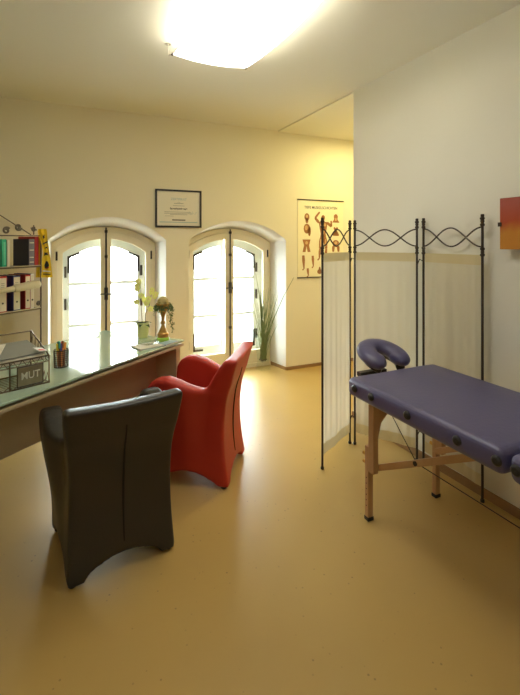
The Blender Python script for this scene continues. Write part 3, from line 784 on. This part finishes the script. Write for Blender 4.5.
# ------------------------------------------------------------------ folding screen
scr = thing('folding_screen', 'three-panel folding screen with cream sheer cloth and dark iron poles', 'folding screen', (0, 0, 0), 0)
scr.location = (1.95, 2.57, 0)
SO = Vector((1.95, 2.57, 0))
panels = [((1.545, 2.372), (1.928, 2.588)), ((1.953, 2.562), (2.192, 2.190)), ((2.203, 2.142), (2.188, 1.685))]
ZT = 1.655
for (a, b2) in panels:
    A = Vector((*a, 0)) - SO; B = Vector((*b2, 0)) - SO; d = (B - A); L = d.length; d.normalize(); nrm = Vector((-d.y, d.x, 0))
    for P in (A, B):
        post = put('post', MB().tube([P + Vector((0, 0, .0)), P + Vector((0, 0, ZT - .01))], 0.0075, 8), 'bronze', scr, smooth=True)
        def beads(zs, r0=.0085):
            pr = []
            for z, r in zs: pr += [(r0, z - .009), (r, z - .004), (r, z + .004), (r0, z + .009)]
            return MB().lathe(pr, P, 12)
        put('finial', beads([(1.600, .013), (1.620, .011), (1.636, .014), (1.652, .010)]), 'bronze', post, smooth=True)
        put('collar', beads([(1.425, .013), (1.442, .010), (1.460, .013)]), 'bronze', post, smooth=True)
        put('foot_cap', MB().lathe([(0.012, 0), (0.012, 0.012), (.009, .016)], P, 10), 'blackp', post)
    for sg in (1, -1):
        pts = [A + d * L * i / 36 + Vector((0, 0, 1.530 + sg * .058 * math.cos(2 * PI * i / 36))) + nrm * .004 * sg for i in range(37)]
        put('wave_rod', MB().tube(pts, 0.0048, 7), 'bronze', scr, smooth=True)
    # pleated cloth
    z0, z1 = .085, 1.425; n = 90; rows = [z0, z0 + .07, z0 + .075, .4, .8, 1.1, z1 - .065, z1 - .06, z1]
    bm = bmesh.new(); G = []
    for z in rows:
        rw = []
        for i in range(n + 1):
            t = .02 + .96 * i / n
            amp = .0018 + .0012 * math.sin(z * 3)
            off = amp * math.sin(t * 40 + 1.5 * math.sin(t * 7)) + .004 * math.sin(t * 11 + z * 1.2)
            if z < z0 + .01 or z > z1 - .01: off *= .5
            rw.append(bm.verts.new(A + d * L * t + nrm * off + Vector((0, 0, z + .002 * math.sin(t * 13) * (1 if z in (rows[0], rows[1], rows[2]) else 0)))))
        G.append(rw)
    for r_ in range(len(rows) - 1):
        for i in range(n):
            f = bm.faces.new((G[r_][i], G[r_][i + 1], G[r_ + 1][i + 1], G[r_ + 1][i])); f.smooth = True
            if r_ == 0 or r_ == len(rows) - 2: f.material_index = 1
    o = put('cloth_panel', bm, 'sheer', scr); o.data.materials.append(M['hem'])
    for p in o.data.polygons: p.use_smooth = True
# hinge hooks
for (a, b2) in (((1.928, 2.588), (1.953, 2.562)), ((2.192, 2.190), (2.203, 2.142))):
    A = Vector((*a, 0)) - SO; B = Vector((*b2, 0)) - SO
    for z in (.20, 1.37):
        put('hinge_hook', MB().tube([A + Vector((0, 0, z - .03)), A * .6 + B * .4 + Vector((0, 0, z + .012)), B + Vector((0, 0, z)), B + Vector((0, 0, z - .03))], .004, 6), 'bronze', scr)

# ------------------------------------------------------------------ massage table
mt = thing('massage_table', 'folding massage table with navy padded top and beech legs', 'massage table', (1.74, 1.0, 0), 0)
# local: x across (-.32...+.32), y along
TX = 0.325
def pad(y0, y1):
    bm = bmesh.new(); nx, ny = 18, 26; r = .05
    V = {}
    z0, z1 = .655, .757
    def cor(x, y):  # rounded-rectangle half extents
        return x, y
    mb = MB(); mb.box(-TX, TX, y0, y1, z0, z1); o = put('tmp', mb, 'navy')
    bv = o.modifiers.new('b', 'BEVEL'); bv.width = .032; bv.segments = 5; bv.limit_method = 'NONE'
    sb = o.modifiers.new('s', 'SUBSURF'); sb.levels = 2; sb.subdivision_type = 'SIMPLE'
    bpy.context.view_layer.update()
    me = bpy.data.meshes.new_from_object(o.evaluated_get(bpy.context.evaluated_depsgraph_get())); bpy.data.objects.remove(o)
    cy = (y0 + y1) / 2
    for v in me.vertices:
        x, y, z = v.co
        ex = 1 - min(1, abs(abs(x) - TX) / .06); ey = 1 - min(1, abs(abs(y - cy) - (y1 - y0) / 2) / .06)
        wr = .003 * math.sin(y * 60 + 1.3 * math.sin(x * 9)) * max(ex, 0) + .003 * math.sin(x * 55) * max(ey, 0)
        v.co.x += wr * .6 * (1 if x > 0 else -1); v.co.z += wr * .5
    me.materials.clear(); me.materials.append(M['navy'])
    for p in me.polygons: p.use_smooth = True
    q = bpy.data.objects.new('padded_section', me); COL.objects.link(q); q.parent = mt
    # corner protectors / buttons along the side
    for sx in (-1, 1):
        for k in ((y1 - .075), (y1 - .21), (y1 - .46), (y1 - .73), (y1 - .90)) if y1 > .5 else (y1 - .035, y1 - .25, y1 - .5, y1 - .75):
            mb = MB(); mb.lathe([(.020, 0), (.020, .005), (.015, .011), (.008, .013), (.0, .011)], n=16, cap=False)
            for v in mb.bm.verts:
                x, y, z = v.co; v.co = Vector((sx * (TX + .0015 + z), k + x, .712 + y))
            put('side_button', mb, 'blackp', q, smooth=True)
    return q
pad(0.008, 0.93); pad(-0.93, -0.008)
put('under_frame', MB().box(-TX + .075, TX - .075, 0.06, 0.86, .636, .656), 'wood', mt, bevel=.003)
put('under_frame', MB().box(-TX + .075, TX - .075, -0.86, -0.06, .636, .656), 'wood', mt, bevel=.003)
LX = 0.247
for sy, yl in ((1, .80), (-1, -.80)):
    # end board with curved brackets between the legs
    poly = [(-LX, .63), (LX, .63), (LX, .36), (LX - .018, .40), (LX - .028, .47), (LX - .045, .53), (LX - .09, .575), (-LX + .09, .575), (-LX + .045, .53), (-LX + .028, .47), (-LX + .018, .40), (-LX, .36)]
    put('end_board', MB().prism(poly, 'y', yl - .010, yl + .010), 'wood', mt, tri=True)
    for sx in (-1, 1):
        lg = put('leg', MB().box(sx * LX - .017, sx * LX + .017, yl - .021, yl + .021, .27, .63), 'wood', mt, bevel=.003)
        lo = put('lower_leg', MB().box(sx * LX - .017, sx * LX + .017, yl + .0215, yl + .050, .014, .40), 'wood', lg, bevel=.003)
        put('rubber_foot', MB().box(sx * LX - .02, sx * LX + .02, yl + .018, yl + .053, 0, .02), 'blackp', lg, bevel=.003)
        for z in (.30, .345):
            put('adjuster_knob', MB().tube([(sx * LX, yl + .05, z), (sx * LX, yl + .078, z)], .010, 12), 'brass', lg, smooth=True)
        mb = MB()
        for k in range(6): mb.tube([(sx * (LX + .0165), yl + .036, .08 + .03 * k), (sx * (LX + .0180), yl + .036, .08 + .03 * k)], .003, 8)
        put('adjuster_hole', mb, 'seam', lg)
        # brace down from the underside
        bx = sx * (LX - .035)
        put('brace', MB().beam((bx, yl * 1.0, .289), (bx, yl * .25, .625), .016, .032), 'wood', mt, bevel=.002)
        hy = yl * .66; hz = .305 + (.625 - .305) * (.965 - .66) / (.965 - .25)
        put('brace_hinge', MB().tube([(bx - .014, hy, hz), (bx + .014, hy, hz)], .011, 12), 'bronze', mt, smooth=True)
        put('support_cable', MB().tube([(bx, yl * .90, .63), (bx, hy, hz)], .0022, 6), 'iron', mt)
for sx in (-1, 1):
    bx = sx * (LX - .035); hy = .80 * .66; hz = .305 + .32 * (.305) / .715
    put('support_cable', MB().tube([(bx, hy, hz), (bx, -hy, hz)], .0022, 6), 'iron', mt)
# face cradle
hr = put('cradle_bar', MB().box(-.10, -.08, .88, 1.12, .66, .675).box(.08, .10, .88, 1.12, .66, .675).box(-.10, .10, 1.09, 1.13, .675, .70), 'blackp', mt)
C0 = Vector((.085, 1.105, .785))
pts = []
for i in range(40):
    a = R(-60) + R(298) * i / 39
    pts.append((C0.x + .100 * math.cos(a), C0.y + .104 * math.sin(a), C0.z + .32 * .108 * math.sin(a)))
mb = MB(); mb.tube(pts, [.064 * math.sqrt(max(.08, 1 - (1 - min(1, min(i, 39 - i) / 4)) ** 2)) for i in range(40)], 16)
for v in mb.bm.verts:
    pz_ = C0.z + .32 * (v.co.y - C0.y); v.co.z = pz_ + (v.co.z - pz_) * .72
put('face_cushion', mb, 'navy', mt, smooth=True)
mb = MB(); mb.tube([(x * 1.0, y, z - .040) for x, y, z in pts[2:-2]], .028, 8)
put('cradle_plate', mb, 'blackp', mt, smooth=True)

# ------------------------------------------------------------------ wall lamp (unlit)
sc = thing('glass_wall_lamp', 'red and orange glass wall lamp at the right edge', 'wall lamp', (UR, 1.40, 1.46), 0)
put('glass_shade', MB().box(-.062, -.056, -.16, .17, 0, .28), 'sconce', sc, bevel=.002)
put('back_plate', MB().box(-.02, 0, -.08, .08, .08, .20), 'chrome', sc)
put('arm', MB().box(-.056, -.02, -.03, .03, .12, .16), 'chrome', sc)
put('clip', MB().box(-.068, -.050, .160, .178, .125, .148), 'bronze', sc)

# ------------------------------------------------------------------ ceiling lamp
cl = thing('ceiling_lamp', 'glowing white fabric sail lamp hung under the ceiling', 'ceiling lamp', (0.89, 2.1, H), 0)
u0, u1, v0, v1 = 0.632 - .89, 1.15 - .89, 1.50 - 2.1, 2.735 - 2.1
def sailz(x, y):
    ty = (y - v0) / (v1 - v0) * 2 - 1; tx = (x - u0) / (u1 - u0) * 2 - 1
    return -.072 - .045 * (1 - ty * ty) - .022 * (1 - tx * tx)
bm = bmesh.new(); G = []
for i in range(17):
    x = u0 + (u1 - u0) * i / 16
    G.append([bm.verts.new((x + (.0 if 0 else 0) - .0, v0 + (v1 - v0) * j / 32 , sailz(x, v0 + (v1 - v0) * j / 32))) for j in range(33)])
for i in range(16):
    for j in range(32): bm.faces.new((G[i][j], G[i + 1][j], G[i + 1][j + 1], G[i][j + 1]))
o = put('sail', bm, 'lamp', cl, smooth=True)
sd = o.modifiers.new('sol', 'SOLIDIFY'); sd.thickness = .002
for x in (u0, u1):
    put('edge_cable', MB().tube([(x, v0 + (v1 - v0) * j / 24, sailz(x, v0 + (v1 - v0) * j / 24) - .002) for j in range(25)], .0022, 6), 'chrome', cl)
for x in (u0, u1):
    for y in (v0, v1):
        xo = -.022 if x == u0 else .0
        yy = y + (.02 if y == v1 else -.02)
        mb = MB().tube([(x + xo, yy, -.005), (x + xo, yy, -.08)], .0025, 8).tube([(x + xo, yy, -.074), (x, y, -.074)], .004, 8)
        hg = put('hanger', mb, 'chrome', cl)
        put('ceiling_disc', MB().lathe([(.018, -.006), (.018, 0)], (x + xo, yy, 0), 20), 'chrome', hg)
        put('clamp', MB().ball((x, y, -.074), .008), 'bronze', hg)
put('tube_fitting', MB().tube([(0, v0 + .25, -.03), (0, v1 - .25, -.03)], .013, 12), M['lamp'], cl, smooth=True)
put('fitting_base', MB().box(-.02, .02, v0 + .22, v1 - .22, -.016, 0), 'white_frame', cl)

# ------------------------------------------------------------------ metal shelf with books
SF = Vector((-.213, 4.0, 0)); SA = R(38)
shf = thing('metal_bookshelf', 'dark metal bookshelf with scroll ornaments left of the left window', 'bookshelf', SF, SA)
XR, XL, YD = .034, -.80, .235
for x in (XR, XL):
    for y in (0, YD):
        if x == XR and y > 0: continue
        put('post', MB().tube([(x, y, 0), (x, y, 1.56)], .007, 8), 'shelf', shf, smooth=True)
for z in (.12, .56, .945, 1.30):
    put('shelf_board', MB().box(XL, XR, .0, YD, z - .012, z), 'shelf', shf)
    put('shelf_rail', MB().tube([(XL, -.002, z + .004), (XR, -.002, z + .004)], .004, 6), 'chrome', shf)
put('top_rail', MB().tube([(XL, 0, 1.552), (XR, 0, 1.552)], .004, 6).tube([(XL, YD, 1.552), (XR, YD, 1.552)], .004, 6), 'shelf', shf)
mb = MB(); P = []
mid = (XL + XR) / 2
P = [(XL, 0, 1.555), (mid, 0, 1.75), (XR - .09, 0, 1.560)]
mb.tube(P, .0045, 6)
put('gable_rod', mb, 'shelf', shf)
def scroll(x, z, s, flip=1, rot=0):
    P = []
    for i in range(26):
        a = i / 25 * 2.6 * PI; r = s * (1 - .72 * i / 25)
        P.append((x + flip * r * math.cos(a + rot), -.004, z + r * math.sin(a + rot)))
    return MB().tube(P, [.0085] * 26, 6)
put('scroll', scroll(-.262, 1.590, .027, 1, .6), 'shelf', shf, smooth=True)
put('scroll', scroll(-.165, 1.620, .027, -1, 3.4), 'shelf', shf, smooth=True)
mb = scroll(-.033, 1.605, .016, 1, 1.0).tube([(-.033, -.004, 1.56), (-.033, -.004, 1.64)], .005, 6).tube([(-.058, -.004, 1.615), (-.008, -.004, 1.60)], .006, 6)
put('scroll', mb, 'shelf', shf, smooth=True)
put('scroll', scroll(.012, .985, .018, 1, 0), 'shelf', shf, smooth=True)
SM = Matrix.Translation(SF) @ Matrix.Rotation(SA, 4, 'Z')
def spine_book(name, label, cat, t0, t1, h, z, cov, spn, depth=.20, y=.015, group=None, rings=None):
    L = thing(name, label, cat, SM @ Vector(((t0 + t1) / 2, y, z)), SA, group)
    w = t1 - t0
    put('pages', MB().box(-w / 2 + .003, w / 2 - .003, .004, depth - .004, .003, h - .003), 'paper', L)
    mb = MB().box(-w / 2, -w / 2 + .003, 0.0031, depth, 0, h).box(w / 2 - .003, w / 2, 0.0031, depth, 0, h)
    put('cover', mb, cov, L)
    s = put('spine', MB().box(-w / 2, w / 2, 0, .003, 0, h), spn, L)
    return L, s, w
# top shelf
Z = 1.300
L, s, w = spine_book('book', 'green book at the left end of the upper shelf row', 'book', -.285, -.250, .222, Z, 'greenb', 'greenb', group='books on the upper shelf')
put('spine_band', MB().box(-w / 2 + .012, w / 2 - .008, -.001, 0, .02, .20), mat('pale_green', (.12, .55, .36), .5), s)
L, s, w = spine_book('book', 'thin pale grey book between the green and the navy books', 'book', -.243, -.222, .215, Z, 'greyp', 'paper', group='books on the upper shelf')
L, s, w = spine_book('book', 'thick navy book with a grey spine on the upper shelf', 'book', -.062, -.014, .225, Z, 'navyb', 'greyb', depth=.21, group='books on the upper shelf')
for z_ in (.19, .13, .07, .03): put('spine_band', MB().box(-w / 2 + .006, w / 2 - .006, -.001, 0, z_, z_ + .006), 'silver', s)
L, s, w = spine_book('book', 'tall red book at the right end of the upper shelf row', 'book', -.010, .024, .245, Z, 'redb', 'redb', depth=.222, group='books on the upper shelf')
# binder shelf
Z = .945
def binder(label, t0, t1, cov, edge, h=.285, dep=.222):
    L, s, w = spine_book('ring_binder', label, 'ring binder', t0, t1, h, Z, cov, edge, depth=dep, group='ring binders on the lower shelf')
    put('spine_label', MB().box(-w / 2 + .004, w / 2 - .004, -.001, 0, .012, h - .012), 'paper', s)
    mb = MB(); mb.lathe([(.0075, 0), (.0075, .0015), (.004, .002)], n=14)
    for v in mb.bm.verts: x, y, z = v.co; v.co = Vector((x, -.001 - z, .075 + y))
    put('finger_hole', mb, 'blackp', s)
    mb = MB()
    for k in range(3): mb.box(-w * .22, w * .2, -.0018, -.001, .20 + k * .014, .204 + k * .014)
    put('label_print', mb, 'greyp', s)
binder('red-edged binder at the left end of the binder row', -.312, -.247, 'redb', 'redb')
binder('dark blue ring binder beside the red-edged binders', -.195, -.136, 'blueb', 'blueb')
binder('narrow red ring binder to the right of the blue one', -.096, -.050, 'redb', 'redb')
binder('slim white binder at the right end of the binder row', -.047, -.019, 'blueb', 'white', h=.29)
# yellow scarf hanging from the shelf corner
scf = thing('yellow_pennant', 'yellow pennant with black print hanging from the bookshelf corner', 'pennant', SM @ Vector((.055, -.03, 1.20)), R(0))
def cloth_strip(pts, mname, parent, nm, thick=.002, yo=0):
    mb = MB(); rows = []
    for (z, xa, xb) in pts:
        rows.append([(xa + (xb - xa) * k / 10, -.006 * math.sin(k * 1.1 + z * 9) + yo, z) for k in range(11)])
    A = [[mb.bm.verts.new(p) for p in r] for r in rows]; B = [[mb.bm.verts.new((p[0], p[1] + thick, p[2])) for p in r] for r in rows]
    n = len(rows)
    for i in range(n - 1):
        for k in range(10):
            mb.bm.faces.new((A[i][k], A[i][k + 1], A[i + 1][k + 1], A[i + 1][k])); mb.bm.faces.new((B[i][k], B[i + 1][k], B[i + 1][k + 1], B[i][k + 1]))
    for i in range(n - 1):
        mb.bm.faces.new((A[i][0], A[i + 1][0], B[i + 1][0], B[i][0])); mb.bm.faces.new((A[i][10], B[i][10], B[i + 1][10], A[i + 1][10]))
    for k in range(10):
        mb.bm.faces.new((A[0][k], B[0][k], B[0][k + 1], A[0][k + 1])); mb.bm.faces.new((A[-1][k], A[-1][k + 1], B[-1][k + 1], B[-1][k]))
    return put(nm, mb, mname, parent, smooth=True)
fr = cloth_strip([(0.0, -.035, .055), (.05, -.028, .048), (.16, -.026, .038), (.20, -.018, .030), (.24, -.020, .026), (.30, -.035, .018), (.385, -.060, .012), (.41, -.055, .008)], 'yellow', scf, 'cloth')
cloth_strip([(0.0, -.075, -.03), (.10, -.07, -.03), (.25, -.065, -.025), (.38, -.055, -.02)], 'yellow', scf, 'back_fold', yo=.03)
def mark(x, z, pts, m_='blackp'):
    mb = MB(); mb.prism([(x + a, z + b2) for a, b2 in pts], 'y', -.0095, -.0065); put('print', mb, m_, fr, tri=True)
mark(.012, .105, [(-.016, -.03), (-.02, .0), (-.008, .035), (.006, .03), (.016, .0), (.010, -.028)])
mark(.012, .085, [(-.018, -.006), (-.004, .0), (.014, .008), (.014, -.003), (-.002, -.012)], 'redi')
mark(.002, .285, [(-.022, -.008), (.014, .012), (.016, .024), (-.022, .004)])
mark(.004, .255, [(-.012, -.014), (-.004, .0), (.010, .006), (.012, -.012), (.002, -.006)])
mark(-.014, .345, [(-.010, .018), (-.004, .004), (.006, .020), (.008, -.012), (-.002, -.018)])
mark(.006, .20, [(-.018, -.018), (-.012, .016), (.0, .006), (.008, .018), (.014, -.014), (.0, -.008)])
mark(.016, .052, [(-.036, .0), (.022, -.006), (.022, .002), (-.036, .010)], 'white')
mark(.016, .026, [(-.034, .0), (.022, -.005), (.022, .003), (-.034, .008)])

# desk lamp with cream tube reaching across the binders
dl = thing('desk_lamp', 'cream tubular desk lamp reaching in from the left before the binders', 'desk lamp', (-.62, 3.05, GZ), 0)
base = dl.location
def toL(p): return Vector(p) - Vector(base)
tip = SM @ Vector((-.055, -.1, 1.160)); midp = SM @ Vector((-.265, -.1, 1.140)); tail = SM @ Vector((-.40, -.1, 1.128)); far = SM @ Vector((-.47, -.1, 1.12))
put('lamp_head', MB().tube([toL(midp + (tip - midp) * t) for t in (0, .04, .5, .97, 1)], [.026, .031, .033, .034, .028], 16), 'ivory', dl, smooth=True)
put('lamp_neck', MB().tube([toL(far), toL(tail), toL(midp)], [.018, .018, .022], 12), 'ivory', dl, smooth=True)
elb = far
put('arm', MB().tube([toL(far), toL((-.62, 3.05, 1.15)) if False else (0.0, 0.0, .36), (0, 0, .02)], .009, 10), 'ivory', dl, smooth=True)
put('lamp_base', MB().lathe([(.085, 0), (.085, .014), (.07, .024), (.012, .028)], n=28), 'ivory', dl, smooth=True)

# ------------------------------------------------------------------ light
world = bpy.data.worlds.new('world'); scene.world = world; world.use_nodes = True
wn = world.node_tree; bg = wn.nodes['Background']
bg.inputs[0].default_value = (0.93, 0.97, 1.0, 1); bg.inputs[1].default_value = 26.0
def area(name, loc, rot, sx, sy, power, col, portal=False, spread=PI):
    l = bpy.data.lights.new(name, 'AREA'); l.shape = 'RECTANGLE'; l.size = sx; l.size_y = sy; l.energy = power; l.color = col
    l.spread = spread
    if portal: l.cycles.is_portal = True
    o = bpy.data.objects.new(name, l); COL.objects.link(o); o.location = loc; o.rotation_euler = rot
    return o
for w in WIN:
    area('daylight_portal', (w['ci'], VB + 0.66, 0.85), (-PI / 2, 0, 0), 1.1, 1.7, 0, (1, 1, 1), True)
area('alcove_lamp', (3.1, 3.65, H - 0.05), (0, 0, 0), 0.5, 0.5, 18, (1.0, 0.85, 0.38))
area('fill_light', (0.0, -0.6, H - 0.05), (0, 0, 0), 0.6, 1.0, 8, (1.0, 0.96, 0.88))  # added soft fill behind the camera, no fitting; brightens the foreground

# ------------------------------------------------------------------ camera
cam = bpy.data.cameras.new('camera'); co = bpy.data.objects.new('camera', cam); COL.objects.link(co)
co.location = (0, 0, 1.5); co.rotation_euler = (PI / 2, 0, -R(24.7))
cam.sensor_fit = 'VERTICAL'; cam.sensor_height = 36; cam.lens = 423.6 / 695 * 36
cam.shift_y = -(347.5 - 242) / 695
cam.clip_start = .05; cam.clip_end = 100
scene.camera = co
scene.view_settings.view_transform = 'Standard'; scene.view_settings.look = 'None'
scene.view_settings.exposure = 0.13; scene.view_settings.gamma = 1.0
scene.view_settings.use_curve_mapping = False
scene.cycles.use_denoising = True
scene.cycles.max_bounces = 12; scene.cycles.diffuse_bounces = 8; scene.cycles.transparent_max_bounces = 16
scene.cycles.sample_clamp_indirect = 8
scene.cycles.caustics_reflective = False; scene.cycles.caustics_refractive = False
